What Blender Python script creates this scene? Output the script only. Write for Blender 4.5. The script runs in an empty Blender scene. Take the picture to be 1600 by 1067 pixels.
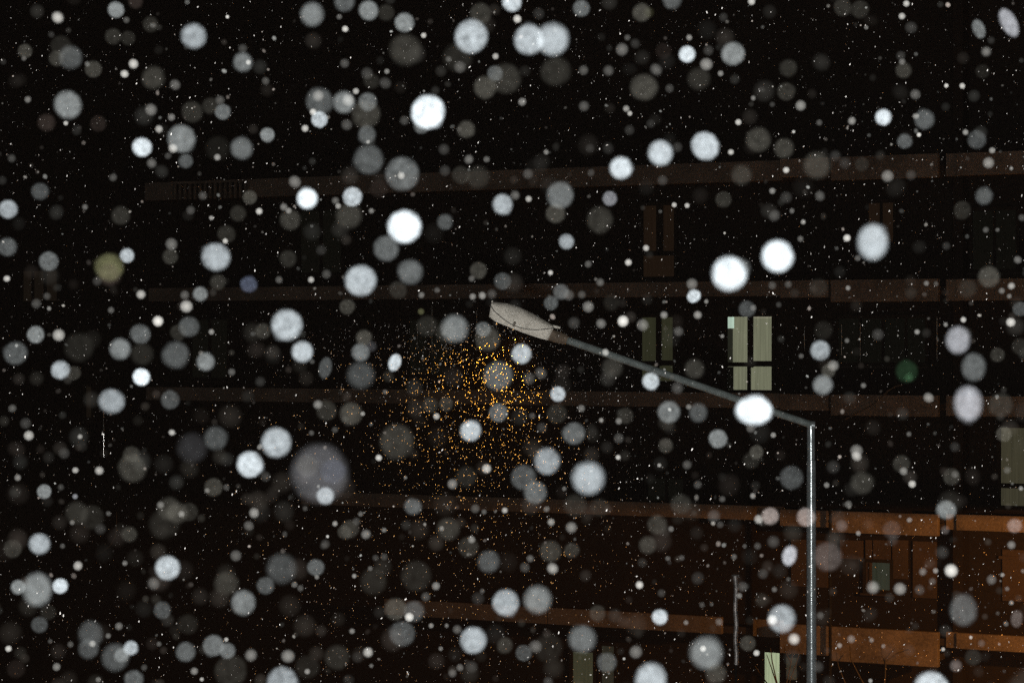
import bpy, bmesh, math, random
from mathutils import Vector, Matrix, Euler

random.seed(11)
S = bpy.context.scene
COL = S.collection

# ---------------------------------------------------------------- camera
F = 85.0 / 36.0 * 1600.0          # focal length in photograph pixels
CX, CY = 800.0, 533.5
CAMZ = 11.0
cam_d = bpy.data.cameras.new('camera')
cam = bpy.data.objects.new('camera', cam_d)
COL.objects.link(cam)
cam_d.lens = 85.0
cam_d.sensor_width = 36.0
cam_d.clip_start = 0.05
cam_d.clip_end = 2000.0
cam.location = (0, 0, CAMZ)
cam.rotation_euler = (math.radians(90), 0, 0)
cam_d.dof.use_dof = True
cam_d.dof.focus_distance = 26.0
cam_d.dof.aperture_fstop = 58.0
S.camera = cam

# ---------------------------------------------------------------- world: overcast night sky
w = bpy.data.worlds.new('World')
S.world = w
w.use_nodes = True
bg = w.node_tree.nodes['Background']
bg.inputs['Color'].default_value = (1.0, 0.72, 0.55, 1)
bg.inputs['Strength'].default_value = 0.007

# ---------------------------------------------------------------- lamps
def lamp(name, kind, loc, energy, color, target=None, size=0.1, angle=None, blend=None):
    d = bpy.data.lights.new(name, kind)
    d.energy = energy
    d.color = color
    d.shadow_soft_size = size
    if angle:
        d.spot_size = math.radians(angle)
        d.spot_blend = blend
    o = bpy.data.objects.new(name, d)
    COL.objects.link(o)
    o.location = loc
    if target is not None:
        o.rotation_euler = (Vector(target) - Vector(loc)).to_track_quat('-Z', 'Y').to_euler()
    return o

# unseen white lamp added behind the camera, standing in for its flash
FLASH_STANDIN = Vector((0.5, -6.0, CAMZ - 1.0))
FLASH_STANDIN_W = 25000.0
lamp('flash_stand_in', 'POINT', FLASH_STANDIN, FLASH_STANDIN_W, (1.0, 0.98, 0.95), size=0.12)
# sodium lamp of the same street, out of frame to the right, lighting the lower storeys
lamp('sodium_lamp', 'SPOT', (15.5, 50.5, 6.85), 13500.0, (1.0, 0.36, 0.055), target=(15.5, 50.5, 0.0), size=0.1, angle=179, blend=0.03)

S.view_settings.view_transform = 'Standard'
S.view_settings.look = 'None'
S.view_settings.exposure = 0.0
S.view_settings.gamma = 1.0
S.cycles.use_denoising = False
S.cycles.transparent_max_bounces = 48
S.cycles.use_adaptive_sampling = True
S.cycles.adaptive_threshold = 0.05
S.cycles.max_bounces = 2
S.cycles.diffuse_bounces = 1
S.cycles.glossy_bounces = 1
S.cycles.volume_bounces = 0
S.cycles.sample_clamp_indirect = 1.0

# ---------------------------------------------------------------- materials
def nodes_of(name):
    m = bpy.data.materials.new(name)
    m.use_nodes = True
    nt = m.node_tree
    nt.nodes.clear()
    out = nt.nodes.new('ShaderNodeOutputMaterial')
    return m, nt, out

def surf(name, c1, c2, scale=3.0, rough=0.8, metal=0.0, bump=0.15, fine=40.0, spec=0.3, contrast=(0.35, 0.7)):
    m, nt, out = nodes_of(name)
    N, L = nt.nodes, nt.links
    b = N.new('ShaderNodeBsdfPrincipled')
    tc = N.new('ShaderNodeTexCoord')
    n1 = N.new('ShaderNodeTexNoise'); n1.inputs['Scale'].default_value = scale; n1.inputs['Detail'].default_value = 6
    n2 = N.new('ShaderNodeTexNoise'); n2.inputs['Scale'].default_value = fine; n2.inputs['Detail'].default_value = 4
    r = N.new('ShaderNodeValToRGB')
    r.color_ramp.elements[0].position = contrast[0]; r.color_ramp.elements[0].color = (*c1, 1)
    r.color_ramp.elements[1].position = contrast[1]; r.color_ramp.elements[1].color = (*c2, 1)
    mx = N.new('ShaderNodeMath'); mx.operation = 'MULTIPLY_ADD'; mx.inputs[1].default_value = 0.45
    ad = N.new('ShaderNodeMath'); ad.operation = 'MULTIPLY'; ad.inputs[1].default_value = 0.55
    bp = N.new('ShaderNodeBump'); bp.inputs['Strength'].default_value = bump; bp.inputs['Distance'].default_value = 0.02
    L.new(tc.outputs['Object'], n1.inputs['Vector']); L.new(tc.outputs['Object'], n2.inputs['Vector'])
    L.new(n1.outputs['Fac'], ad.inputs[0])
    L.new(n2.outputs['Fac'], mx.inputs[0]); L.new(ad.outputs[0], mx.inputs[2])
    L.new(mx.outputs[0], r.inputs['Fac'])
    L.new(r.outputs['Color'], b.inputs['Base Color'])
    L.new(n2.outputs['Fac'], bp.inputs['Height']); L.new(bp.outputs['Normal'], b.inputs['Normal'])
    b.inputs['Roughness'].default_value = rough
    b.inputs['Metallic'].default_value = metal
    b.inputs['Specular IOR Level'].default_value = spec
    L.new(b.outputs[0], out.inputs[0])
    return m

def curtain_mat(name, col, strength):
    # lit room showing through a hanging curtain: pale folds in the cloth
    m, nt, out = nodes_of(name)
    N, L = nt.nodes, nt.links
    tc = N.new('ShaderNodeTexCoord')
    mp = N.new('ShaderNodeMapping'); mp.inputs['Scale'].default_value = (9, 9, 0.25)
    n = N.new('ShaderNodeTexNoise'); n.inputs['Scale'].default_value = 2.2; n.inputs['Detail'].default_value = 3
    r = N.new('ShaderNodeValToRGB')
    r.color_ramp.elements[0].position = 0.3; r.color_ramp.elements[0].color = tuple(0.78 * c for c in col) + (1,)
    r.color_ramp.elements[1].position = 0.7; r.color_ramp.elements[1].color = tuple(1.14 * c for c in col) + (1,)
    e = N.new('ShaderNodeEmission'); e.inputs['Strength'].default_value = strength
    L.new(tc.outputs['Object'], mp.inputs['Vector']); L.new(mp.outputs[0], n.inputs['Vector'])
    L.new(n.outputs['Fac'], r.inputs['Fac']); L.new(r.outputs['Color'], e.inputs['Color'])
    L.new(e.outputs[0], out.inputs[0])
    return m

def glass_mat():
    m, nt, out = nodes_of('window_glass')
    N, L = nt.nodes, nt.links
    t = N.new('ShaderNodeBsdfTransparent'); t.inputs['Color'].default_value = (0.9, 0.93, 0.9, 1)
    g = N.new('ShaderNodeBsdfGlossy'); g.inputs['Roughness'].default_value = 0.06; g.inputs['Color'].default_value = (0.8, 0.8, 0.8, 1)
    mx = N.new('ShaderNodeMixShader'); mx.inputs['Fac'].default_value = 0.07
    L.new(t.outputs[0], mx.inputs[1]); L.new(g.outputs[0], mx.inputs[2]); L.new(mx.outputs[0], out.inputs[0])
    return m

def emit(name, col, st):
    m, nt, out = nodes_of(name)
    e = nt.nodes.new('ShaderNodeEmission')
    e.inputs['Color'].default_value = (*col, 1); e.inputs['Strength'].default_value = st
    nt.links.new(e.outputs[0], out.inputs[0])
    return m

def flake_mat(name, per_object):
    # lacy wet snow: how much of it is ice and how much is gaps comes from the flake itself
    m, nt, out = nodes_of(name)
    N, L = nt.nodes, nt.links
    if per_object:
        a = N.new('ShaderNodeObjectInfo'); col, al = a.outputs['Color'], a.outputs['Alpha']
    else:
        a = N.new('ShaderNodeAttribute'); a.attribute_name = 'ice'; col, al = a.outputs['Color'], a.outputs['Alpha']
    di = N.new('ShaderNodeBsdfDiffuse'); tr = N.new('ShaderNodeBsdfTranslucent')
    m1 = N.new('ShaderNodeMixShader'); m1.inputs['Fac'].default_value = 0.5
    L.new(col, di.inputs['Color']); L.new(col, tr.inputs['Color'])
    L.new(di.outputs[0], m1.inputs[1]); L.new(tr.outputs[0], m1.inputs[2])
    tp = N.new('ShaderNodeBsdfTransparent')
    m2 = N.new('ShaderNodeMixShader')
    fac = al
    if per_object:
        tc = N.new('ShaderNodeTexCoord')
        oi = N.new('ShaderNodeObjectInfo')
        ad = N.new('ShaderNodeVectorMath'); ad.operation = 'ADD'
        sc = N.new('ShaderNodeMath'); sc.operation = 'MULTIPLY'; sc.inputs[1].default_value = 40.0
        L.new(oi.outputs['Random'], sc.inputs[0])
        L.new(tc.outputs['Object'], ad.inputs[0]); L.new(sc.outputs[0], ad.inputs[1])
        nz = N.new('ShaderNodeTexNoise'); nz.inputs['Scale'].default_value = 2.6; nz.inputs['Detail'].default_value = 6; nz.inputs['Roughness'].default_value = 0.7
        mr = N.new('ShaderNodeMapRange'); mr.inputs['From Min'].default_value = 0.3; mr.inputs['From Max'].default_value = 0.7
        mr.inputs['To Min'].default_value = 0.25; mr.inputs['To Max'].default_value = 1.75
        L.new(ad.outputs[0], nz.inputs['Vector']); L.new(nz.outputs['Fac'], mr.inputs['Value'])
        nf = N.new('ShaderNodeTexNoise'); nf.inputs['Scale'].default_value = 16.0; nf.inputs['Detail'].default_value = 2
        mf = N.new('ShaderNodeMapRange'); mf.inputs['From Min'].default_value = 0.3; mf.inputs['From Max'].default_value = 0.7
        mf.inputs['To Min'].default_value = 0.55; mf.inputs['To Max'].default_value = 1.45
        L.new(ad.outputs[0], nf.inputs['Vector']); L.new(nf.outputs['Fac'], mf.inputs['Value'])
        mm = N.new('ShaderNodeMath'); mm.operation = 'MULTIPLY'
        L.new(mr.outputs[0], mm.inputs[0]); L.new(mf.outputs[0], mm.inputs[1])
        ln = N.new('ShaderNodeVectorMath'); ln.operation = 'LENGTH'
        fl = N.new('ShaderNodeVectorMath'); fl.operation = 'MULTIPLY'; fl.inputs[1].default_value = (1, 1, 0)
        L.new(tc.outputs['Object'], fl.inputs[0]); L.new(fl.outputs[0], ln.inputs[0])
        rm = N.new('ShaderNodeMapRange'); rm.interpolation_type = 'SMOOTHSTEP'
        rm.inputs['From Min'].default_value = 0.80; rm.inputs['From Max'].default_value = 1.02
        rm.inputs['To Min'].default_value = 1.05; rm.inputs['To Max'].default_value = 0.25
        L.new(ln.outputs['Value'], rm.inputs['Value'])
        m3 = N.new('ShaderNodeMath'); m3.operation = 'MULTIPLY'
        L.new(mm.outputs[0], m3.inputs[0]); L.new(rm.outputs[0], m3.inputs[1])
        mu = N.new('ShaderNodeMath'); mu.operation = 'MULTIPLY'; mu.use_clamp = True
        L.new(m3.outputs[0], mu.inputs[0]); L.new(al, mu.inputs[1])
        fac = mu.outputs[0]
    L.new(fac, m2.inputs['Fac']); L.new(tp.outputs[0], m2.inputs[1]); L.new(m1.outputs[0], m2.inputs[2])
    L.new(m2.outputs[0], out.inputs[0])
    return m

M = {}
M['wall'] = surf('shade_toned_render', (0.003, 0.0023, 0.002), (0.006, 0.0046, 0.004), scale=0.9, fine=9, spec=0.05)  # near black: the shade of the balcony recesses is put into the base colour
M['band'] = surf('brown_stucco', (0.024, 0.020, 0.0165), (0.070, 0.0575, 0.046), scale=1.1, fine=16, bump=0.3, spec=0.08)
M['panel'] = surf('ochre_plaster', (0.012, 0.009, 0.007), (0.024, 0.0175, 0.0135), scale=0.8, fine=14, bump=0.3, spec=0.08)
M['soffit'] = surf('soffit_concrete', (0.008, 0.0065, 0.006), (0.015, 0.012, 0.01), scale=1.0, fine=12, spec=0.05)
M['frame'] = surf('dark_frame_paint', (0.004, 0.0035, 0.003), (0.008, 0.007, 0.006), scale=4, rough=0.8, bump=0.05, spec=0.03)
M['black_pipe'] = surf('black_pipe_paint', (0.003, 0.003, 0.003), (0.006, 0.006, 0.006), scale=5, rough=0.95, bump=0.05, spec=0.02)
M['galv'] = surf('galvanised_steel', (0.10, 0.115, 0.118), (0.2, 0.222, 0.228), scale=9, fine=70, rough=0.21, metal=0.55, bump=0.09, spec=0.35)
M['arm'] = surf('dull_galvanised_steel', (0.045, 0.056, 0.055), (0.12, 0.14, 0.135), scale=12, fine=80, rough=0.6, metal=0.15, bump=0.1, spec=0.3)
M['head'] = surf('weathered_lamp_paint', (0.21, 0.2, 0.17), (0.47, 0.45, 0.395), scale=7, fine=55, rough=0.75, bump=0.12, contrast=(0.33, 0.62))
M['seam'] = surf('rubber_gasket', (0.01, 0.01, 0.01), (0.03, 0.028, 0.026), scale=10, rough=0.9)
M['latch'] = surf('rusted_clip', (0.05, 0.045, 0.035), (0.11, 0.1, 0.08), scale=14, rough=0.7)
M['bracket'] = surf('rusted_socket', (0.035, 0.026, 0.018), (0.11, 0.085, 0.06), scale=14, fine=60, rough=0.7)
M['steel'] = surf('brushed_flue_steel', (0.05, 0.05, 0.05), (0.26, 0.25, 0.24), scale=9, fine=40, rough=0.45, metal=0.6, bump=0.35)
M['rod'] = surf('bright_steel_rod', (0.8, 0.8, 0.78), (0.95, 0.95, 0.92), scale=3, rough=0.2, metal=1.0, bump=0.0)
M['wire'] = surf('thin_wire', (0.12, 0.12, 0.11), (0.25, 0.25, 0.22), scale=4, rough=0.5, metal=0.4)
M['bark'] = surf('wet_bark', (0.01, 0.008, 0.006), (0.025, 0.02, 0.015), scale=12, rough=0.9)
M['snow_ground'] = surf('trodden_snow', (0.3, 0.31, 0.33), (0.6, 0.62, 0.65), scale=0.6, fine=6, rough=0.9, bump=0.4)
M['glass'] = glass_mat()
M['lens'] = emit('sodium_lens', (1.0, 0.5, 0.1), 6.0)
M['flake'] = flake_mat('wet_snowflake', True)
M['flurry'] = flake_mat('wet_snow_flurry', False)
CUR = {
 'lit': curtain_mat('curtain_lit', (0.225, 0.218, 0.152), 1.0),
 'gap': curtain_mat('bare_lamplit_room', (0.58, 0.72, 0.62), 1.0),
 'dim': curtain_mat('curtain_dim', (0.032, 0.031, 0.017), 1.0),
 'ember': curtain_mat('curtain_ember', (0.0135, 0.0068, 0.0038), 1.0),
 'faint': curtain_mat('curtain_faint', (0.0075, 0.005, 0.0035), 1.0),
 'side': curtain_mat('curtain_side', (0.06, 0.051, 0.032), 1.0),
 'olive': curtain_mat('curtain_olive', (0.045, 0.044, 0.026), 1.0),
 'grey': curtain_mat('curtain_grey', (0.022, 0.022, 0.016), 1.0),
 'pale': curtain_mat('curtain_pale', (0.47, 0.52, 0.34), 1.0),
 'green': curtain_mat('curtain_green', (0.030, 0.033, 0.022), 1.0),
 'dark': curtain_mat('curtain_unlit', (0.0022, 0.0024, 0.0018), 1.0),
}

# ---------------------------------------------------------------- helpers
def tag(o, label=None, cat=None, group=None, kind=None):
    if label: o['label'] = label
    if cat: o['category'] = cat
    if group: o['group'] = group
    if kind: o['kind'] = kind
    return o

def empty(name, loc=(0, 0, 0), rz=0.0):
    o = bpy.data.objects.new(name, None)
    COL.objects.link(o)
    o.location = loc
    o.rotation_euler = (0, 0, rz)
    o.empty_display_size = 0.2
    return o

def link(name, bm, mat, parent=None, smooth=False):
    bmesh.ops.recalc_face_normals(bm, faces=bm.faces)
    me = bpy.data.meshes.new(name)
    bm.to_mesh(me); bm.free()
    if smooth:
        for p in me.polygons: p.use_smooth = True
    me.materials.append(mat)
    o = bpy.data.objects.new(name, me)
    COL.objects.link(o)
    o.parent = parent
    return o

def add_box(bm, x0, x1, y0, y1, z0, z1, bevel=0.0):
    x0, x1 = sorted((x0, x1)); y0, y1 = sorted((y0, y1)); z0, z1 = sorted((z0, z1))
    vs = [bm.verts.new(p) for p in ((x0,y0,z0),(x1,y0,z0),(x1,y1,z0),(x0,y1,z0),(x0,y0,z1),(x1,y0,z1),(x1,y1,z1),(x0,y1,z1))]
    fs = [bm.faces.new([vs[i] for i in f]) for f in ((0,3,2,1),(4,5,6,7),(0,1,5,4),(1,2,6,5),(2,3,7,6),(3,0,4,7))]
    if bevel > 0:
        es = list({e for f in fs for e in f.edges})
        bmesh.ops.bevel(bm, geom=es, offset=bevel, segments=2, affect='EDGES', profile=0.5)

def box(name, mat, parent, x0, x1, y0, y1, z0, z1, bevel=0.0):
    bm = bmesh.new()
    add_box(bm, x0, x1, y0, y1, z0, z1, bevel)
    return link(name, bm, mat, parent)

def add_tube(bm, pts, radii, seg=16, cap=True):
    pts = [Vector(p) for p in pts]
    if not hasattr(radii, '__len__'): radii = [radii] * len(pts)
    rings = []
    up = None
    for i, p in enumerate(pts):
        a = pts[max(0, i - 1)]; b = pts[min(len(pts) - 1, i + 1)]
        t = (b - a).normalized()
        if up is None:
            up = Vector((0, 1, 0)) if abs(t.y) < 0.9 else Vector((1, 0, 0))
        u = (up - t * up.dot(t)).normalized(); v = t.cross(u)
        up = u
        rings.append([bm.verts.new(p + (u * math.cos(k * 2 * math.pi / seg) + v * math.sin(k * 2 * math.pi / seg)) * radii[i]) for k in range(seg)])
    for i in range(len(rings) - 1):
        for k in range(seg):
            bm.faces.new((rings[i][k], rings[i][(k + 1) % seg], rings[i + 1][(k + 1) % seg], rings[i + 1][k]))
    if cap:
        # end caps on vertices of their own, so that they do not bend the shading of the side
        for ring in (rings[0][::-1], rings[-1]):
            bm.faces.new([bm.verts.new(v.co) for v in ring])

def tube(name, mat, parent, pts, radii, seg=16):
    bm = bmesh.new()
    add_tube(bm, pts, radii, seg)
    return link(name, bm, mat, parent, smooth=True)

# a point of the place seen at photograph pixel (x, y), on the plane at distance Y in front of the camera
def at(x, y, Y):
    return Vector(((x - CX) / F * Y, Y, CAMZ - (y - CY) / F * Y))

# ---------------------------------------------------------------- setting: ground
bm = bmesh.new()
R = 600.0
bm.faces.new([bm.verts.new(p) for p in ((-R, -R, 0), (R, -R, 0), (R, R, 0), (-R, R, 0))])
tag(link('ground', bm, M['snow_ground']), kind='structure')

# ---------------------------------------------------------------- apartment building
P0 = Vector((3.5, 66.0, 0.0))
ROT = math.atan2(-0.45, 0.893)
BM_ = Matrix.Translation(P0) @ Matrix.Rotation(ROT, 4, 'Z')
BI = BM_.inverted()
def loc(x, y, d):
    # photograph pixel -> (along facade, height) on the facade plane lying d metres behind the parapet line
    o = BI @ Vector((0, 0, CAMZ))
    v = (BI.to_3x3() @ Vector(((x - CX) / F, 1.0, -(y - CY) / F)))
    t = (d - o.y) / v.y
    p = o + v * t
    return p.x, p.z

bld = empty('apartment_building', P0, ROT)
tag(bld, 'dark brown apartment block with long balcony parapets filling the background', 'building')
WALL = 1.3
SL, SR = -34.0, 18.0
# rear wall, one storey at a time, and the closed body behind it
bandz = {}
for k, (yt, yb) in {'A': (258, 289), 'B': (441, 464), 'C': (612, 635), 'D': (784, 806), 'E': (957, 983)}.items():
    bandz[k] = (loc(1000, yt, 0)[1], loc(1000, yb, 0)[1])
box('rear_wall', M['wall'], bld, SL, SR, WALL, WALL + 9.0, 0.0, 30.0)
box('roof', M['soffit'], bld, SL - 0.3, SR + 0.3, -0.2, WALL + 9.3, 30.0, 30.35)
s_bay0 = loc(1223, 640, 0)[0]
s_bay1 = loc(1466, 640, -0.5)[0]
s_right = loc(1494, 640, 0)[0]
for k, (zt, zb) in bandz.items():
    left_end = loc({'A': 226, 'B': 232, 'C': 228, 'D': 470, 'E': 600}[k], 500, 0)[0]
    # slab behind the parapets
    box('floor_slab', M['soffit'], bld, left_end, SR, 0.16, WALL - 0.003, zb + 0.02, zb + 0.2)
    # long thin run on the left
    runs = [(left_end, s_bay0 - 0.02)]
    if k == 'E':
        runs = [(left_end, loc(1127, 970, 0)[0]), (loc(1176, 980, 0)[0], s_bay0 - 0.02)]
    if k == 'A':
        runs = [(left_end, loc(268, 290, 0)[0]), (loc(386, 290, 0)[0], s_bay0 - 0.02)]
    for a, b in runs:
        # each run cast in lengths with open joints
        n = max(1, round((b - a) / 6.5))
        for i in range(n):
            a1 = a + (b - a) * i / n + (0.012 if i else 0); b1 = a + (b - a) * (i + 1) / n - (0.012 if i < n - 1 else 0)
            box('balcony_parapet', M['band'], bld, a1, b1, random.uniform(-0.006, 0.006), 0.15, zb, zt, 0.012)
# taller parapets of the projecting bay and the run right of it
for (b0, b1) in ((242, 279), (436, 471), (617, 650), (801, 835), (984, 1038)):
    zt = loc(1400, b0, -0.5)[1]; zb = loc(1400, b1, -0.5)[1]
    cut = loc(1297, 900, -0.5)[0]
    box('bay_parapet', M['band'], bld, s_bay0 + 0.1, cut - 0.05, -0.5, -0.35, zb + 0.12, zt, 0.012)
    box('bay_parapet', M['band'], bld, cut + 0.02, s_bay1, -0.53, -0.35, zb, zt, 0.012)
    box('bay_floor', M['soffit'], bld, s_bay0 + 0.12, s_bay1 - 0.02, -0.34, 0.14, zb + 0.14, zb + 0.3)
for (b0, b1) in ((236, 272), (435, 469), (619, 651), (806, 831), (993, 1018)):
    zt = loc(1580, b0, 0)[1]; zb = loc(1580, b1, 0)[1]
    box('balcony_parapet', M['band'], bld, s_right, SR, 0.0, 0.15, zb, zt, 0.012)
    box('recess_parapet', M['band'], bld, s_bay1 + 0.02, s_right - 0.02, 0.1, 0.22, zb, zt, 0.01)
# dark pier between bay and right-hand run
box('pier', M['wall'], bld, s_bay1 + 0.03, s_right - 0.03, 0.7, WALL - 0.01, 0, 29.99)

# railing of upright bars in the gap of the top parapet
a = loc(268, 290, 0)[0]; b = loc(386, 290, 0)[0]
zt, zb = bandz['A']
box('handrail', M['band'], bld, a + 0.01, b - 0.01, 0.02, 0.1, zt - 0.07, zt)
me = None
for i in range(15):
    x = a + (b - a) * (i + 0.5) / 15
    if me is None:
        o = box('baluster', M['band'], bld, -0.03, 0.03, 0.03, 0.09, zb, zt - 0.07)
        me = o.data
    else:
        o = bpy.data.objects.new('baluster', me); COL.objects.link(o); o.parent = bld
    o.location = (x, 0, 0)

# ochre wall panels behind the lit bay, two storeys up from the street
def wallpanel(x0, x1, y0, y1, d=1.22, mat='panel'):
    s0, z1 = loc(x0, y0, d); s1, z0 = loc(x1, y1, d)
    box('wall_panel', M[mat], bld, s0, s1, d, WALL - 0.002, z0, z1, 0.006)
wallpanel(1236, 1293, 842, 918)
wallpanel(1312, 1348, 843, 874)
wallpanel(1352, 1362, 843, 930); wallpanel(1364, 1391, 843, 875)
wallpanel(1394, 1418, 843, 905); wallpanel(1426, 1463, 845, 935)
wallpanel(1566, 1640, 858, 942)
wallpanel(1560, 1640, 868, 876, d=1.18)

# ---- windows
def window(panes, key, d=1.26, label=None, extra=()):
    # panes: photograph rectangles of the panes; frame, bars, glass and curtain built at the wall
    R_ = []
    for (x0, y0, x1, y1) in panes:
        s0, zt0 = loc(x0, y0, d - 0.02); s1, zb0 = loc(x1, y1, d - 0.02)
        R_.append((s0, s1, zb0, zt0))
    X0 = min(r[0] for r in R_); X1 = max(r[1] for r in R_); Z0 = min(r[2] for r in R_); Z1 = max(r[3] for r in R_)
    bm = bmesh.new()
    t = 0.09
    add_box(bm, X0 - t, X0, d - 0.07, WALL + 0.002, Z0 - t, Z1 + t)
    add_box(bm, X1, X1 + t, d - 0.07, WALL + 0.002, Z0 - t, Z1 + t)
    add_box(bm, X0, X1, d - 0.068, WALL + 0.002, Z1, Z1 + t)
    add_box(bm, X0, X1, d - 0.068, WALL + 0.002, Z0 - t, Z0)
    f = link('window', bm, M['frame'], bld)
    if label: f['label'] = label
    xs = sorted(set(round(v, 3) for r in R_ for v in (r[0], r[1])))
    # bars: fill the gaps between neighbouring panes
    for i, r in enumerate(R_):
        bar = bmesh.new(); any_ = False
        right = [q for q in R_ if q[0] >= r[1] - 0.01 and min(q[3], r[3]) - max(q[2], r[2]) > 0.1]
        if right:
            q = min(right, key=lambda q: q[0])
            if q[0] - r[1] > 0.01:
                add_box(bar, r[1], q[0], d - 0.055, d + 0.02, max(Z0, r[2] - 0.14), r[3]); any_ = True
        below = [q for q in R_ if q[3] <= r[2] + 0.01 and min(q[1], r[1]) - max(q[0], r[0]) > 0.1]
        if below:
            q = max(below, key=lambda q: q[3])
            if r[2] - q[3] > 0.01:
                add_box(bar, max(X0, r[0] - 0.001), r[1], d - 0.052, d + 0.02, q[3], r[2]); any_ = True
        if any_: link('glazing_bar', bar, M['frame'], f)
        else: bar.free()
        box('pane', M['glass'], f, r[0], r[1], d - 0.034, d - 0.026, r[2], r[3])
    # curtain with folds behind the whole window
    bm = bmesh.new()
    n = max(12, int((X1 - X0) / 0.045))
    top = []; bot = []
    for i in range(n + 1):
        x = X0 + (X1 - X0) * i / n
        yy = d + 0.006 + 0.012 * math.sin(i * 1.9) + 0.004 * math.sin(i * 0.7)
        top.append(bm.verts.new((x, yy, Z1))); bot.append(bm.verts.new((x, yy, Z0)))
    for i in range(n):
        bm.faces.new((bot[i], bot[i + 1], top[i + 1], top[i]))
    link('curtain', bm, CUR[key], f, smooth=True)
    s0 = (X0 - 0.14, X1 + 0.14)
    box('sill', M['soffit'], f, s0[0], s0[1], d - 0.16, WALL - 0.003, Z0 - t - 0.06, Z0 - t - 0.004, 0.006)
    for (x0, y0, x1, y1, kk) in extra:
        a0, z1 = loc(x0, y0, d - 0.02); a1, z0 = loc(x1, y1, d - 0.02)
        box('curtain_gap', CUR[kk], f, a0, a1, d - 0.02, d - 0.014, z0, z1)
    return f

window([(1137, 495, 1168.5, 566), (1177, 497.5, 1206, 564), (1137, 572.5, 1168, 609), (1173, 572.5, 1206.5, 609)], 'lit',
       label='brightly lit window with pale curtain', extra=((1137.2, 495.3, 1147, 513, 'gap'), (1137.2, 513.3, 1145, 566, 'grey'), (1137.2, 573, 1146, 608.7, 'dark')))
window([(1003, 496, 1025.5, 564), (1033.5, 496, 1051.5, 563), (1003, 571, 1025.5, 595), (1030, 571, 1052, 595)], 'dim',
       label='dimly lit olive window behind the lamp arm')
window([(1005, 322, 1026, 392), (1036, 322, 1054, 392), (1005, 400, 1054, 432)], 'ember', label='faint reddish window on the upper storey')
window([(1357, 318, 1375, 378), (1379, 318, 1396, 378)], 'ember', label='faint reddish window above the bay')
window([(1564, 668, 1622, 756), (1564, 762, 1622, 791)], 'side', label='olive lit window at the right edge')
window([(895, 1017, 927.5, 1090)], 'olive', label='narrow olive lit window low in the facade')
window([(940, 1008, 960, 1090)], 'grey', label='narrow grey window beside the olive one')
window([(1194.5, 1018, 1219, 1085)], 'pale', label='bright pale green window behind bare twigs')
window([(1228, 1026, 1246, 1062)], 'grey')
window([(1354, 879, 1357, 920), (1359, 878, 1391, 922)], 'green', label='small dull green window in the lit bay')
window([(36, 424, 50, 470), (53, 424, 69, 470), (72, 424, 90, 470)], 'faint')
window([(134, 604, 144, 652)], 'faint')
window([(1012, 748, 1040, 782), (1044, 748, 1068, 782)], 'dark')
# glazed balcony front in the bay, unlit
window([(1310, 498, 1342, 566), (1346, 498, 1378, 566), (1382, 498, 1414, 566), (1418, 498, 1446, 566)], 'dark', label='unlit glazed balcony front in the bay')
window([(640, 500, 668, 585), (672, 500, 700, 585)], 'dark')
window([(470, 330, 500, 425), (504, 330, 534, 425)], 'dark')
window([(300, 500, 326, 590), (330, 500, 356, 590)], 'dark')
window([(1520, 330, 1552, 420), (1556, 330, 1588, 420)], 'dark')
# taut washing-line wires hanging in front of two balconies
for x, y0, y1 in ((652, 505, 546), (675, 478, 552), (698, 535, 552), (721, 500, 552), (745, 485, 548), (1257, 510, 548), (1315, 508, 555), (1344, 505, 566), (1464, 495, 562)):
    s, z1 = loc(x, y0, 0.3); s, z0 = loc(x, y1, 0.3)
    tube('hanging_wire', M['wire'], bld, [(s, 0.3, z0), (s, 0.3, z1)], 0.007, 6)

def bpt(x, y, d):
    s, z = loc(x, y, d)
    return BM_ @ Vector((s, d, z))

# ---- things fixed to or standing by the facade
t = empty('drainpipe', (BM_ @ Vector((loc(1297, 900, -0.66)[0], -0.66, 0))))
tag(t, 'thin black drainpipe running down the orange-lit facade beside the lamp pole', 'pipe')
dz = loc(1297, 786, -0.66)[1]
tube('downpipe', M['black_pipe'], t, [(0, 0, 0), (0, 0, dz)], 0.042, 12)
for zz in (2.6, 3.9, 5.3, 6.3):
    tube('pipe_clip', M['black_pipe'], t, [(0, 0, zz), (0, 0, zz + 0.05)], 0.056, 12)

FY = 33.0
base = at(1150, 960, FY); base.z = 0
t = empty('steel_flue', base)
tag(t, 'upright dull steel flue pipe with a flat cap before the dark gap in the parapet', 'flue')
z1 = at(1150, 900, FY).z; z0 = at(1150, 1038, FY).z
pts = []; rr = []
n = 34
for i in range(n + 1):
    pts.append((0.006 * math.sin(i * 0.5), 0.05 * (z1 - z0) * i / n, z0 + (z1 - z0) * i / n)); rr.append(0.031 + (0.002 if i % 2 else 0))
tube('flue_pipe', M['steel'], t, pts, rr, 18)
tube('mast', M['black_pipe'], t, [(0, 0.03, 0), (0, 0.03, z0 + 0.04)], 0.016, 10)
yy = 0.05 * (z1 - z0)
tube('flue_cap', M['steel'], t, [(0, yy, z1 + 0.002), (0, yy, z1 + 0.016)], [0.062, 0.05], 18)

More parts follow.
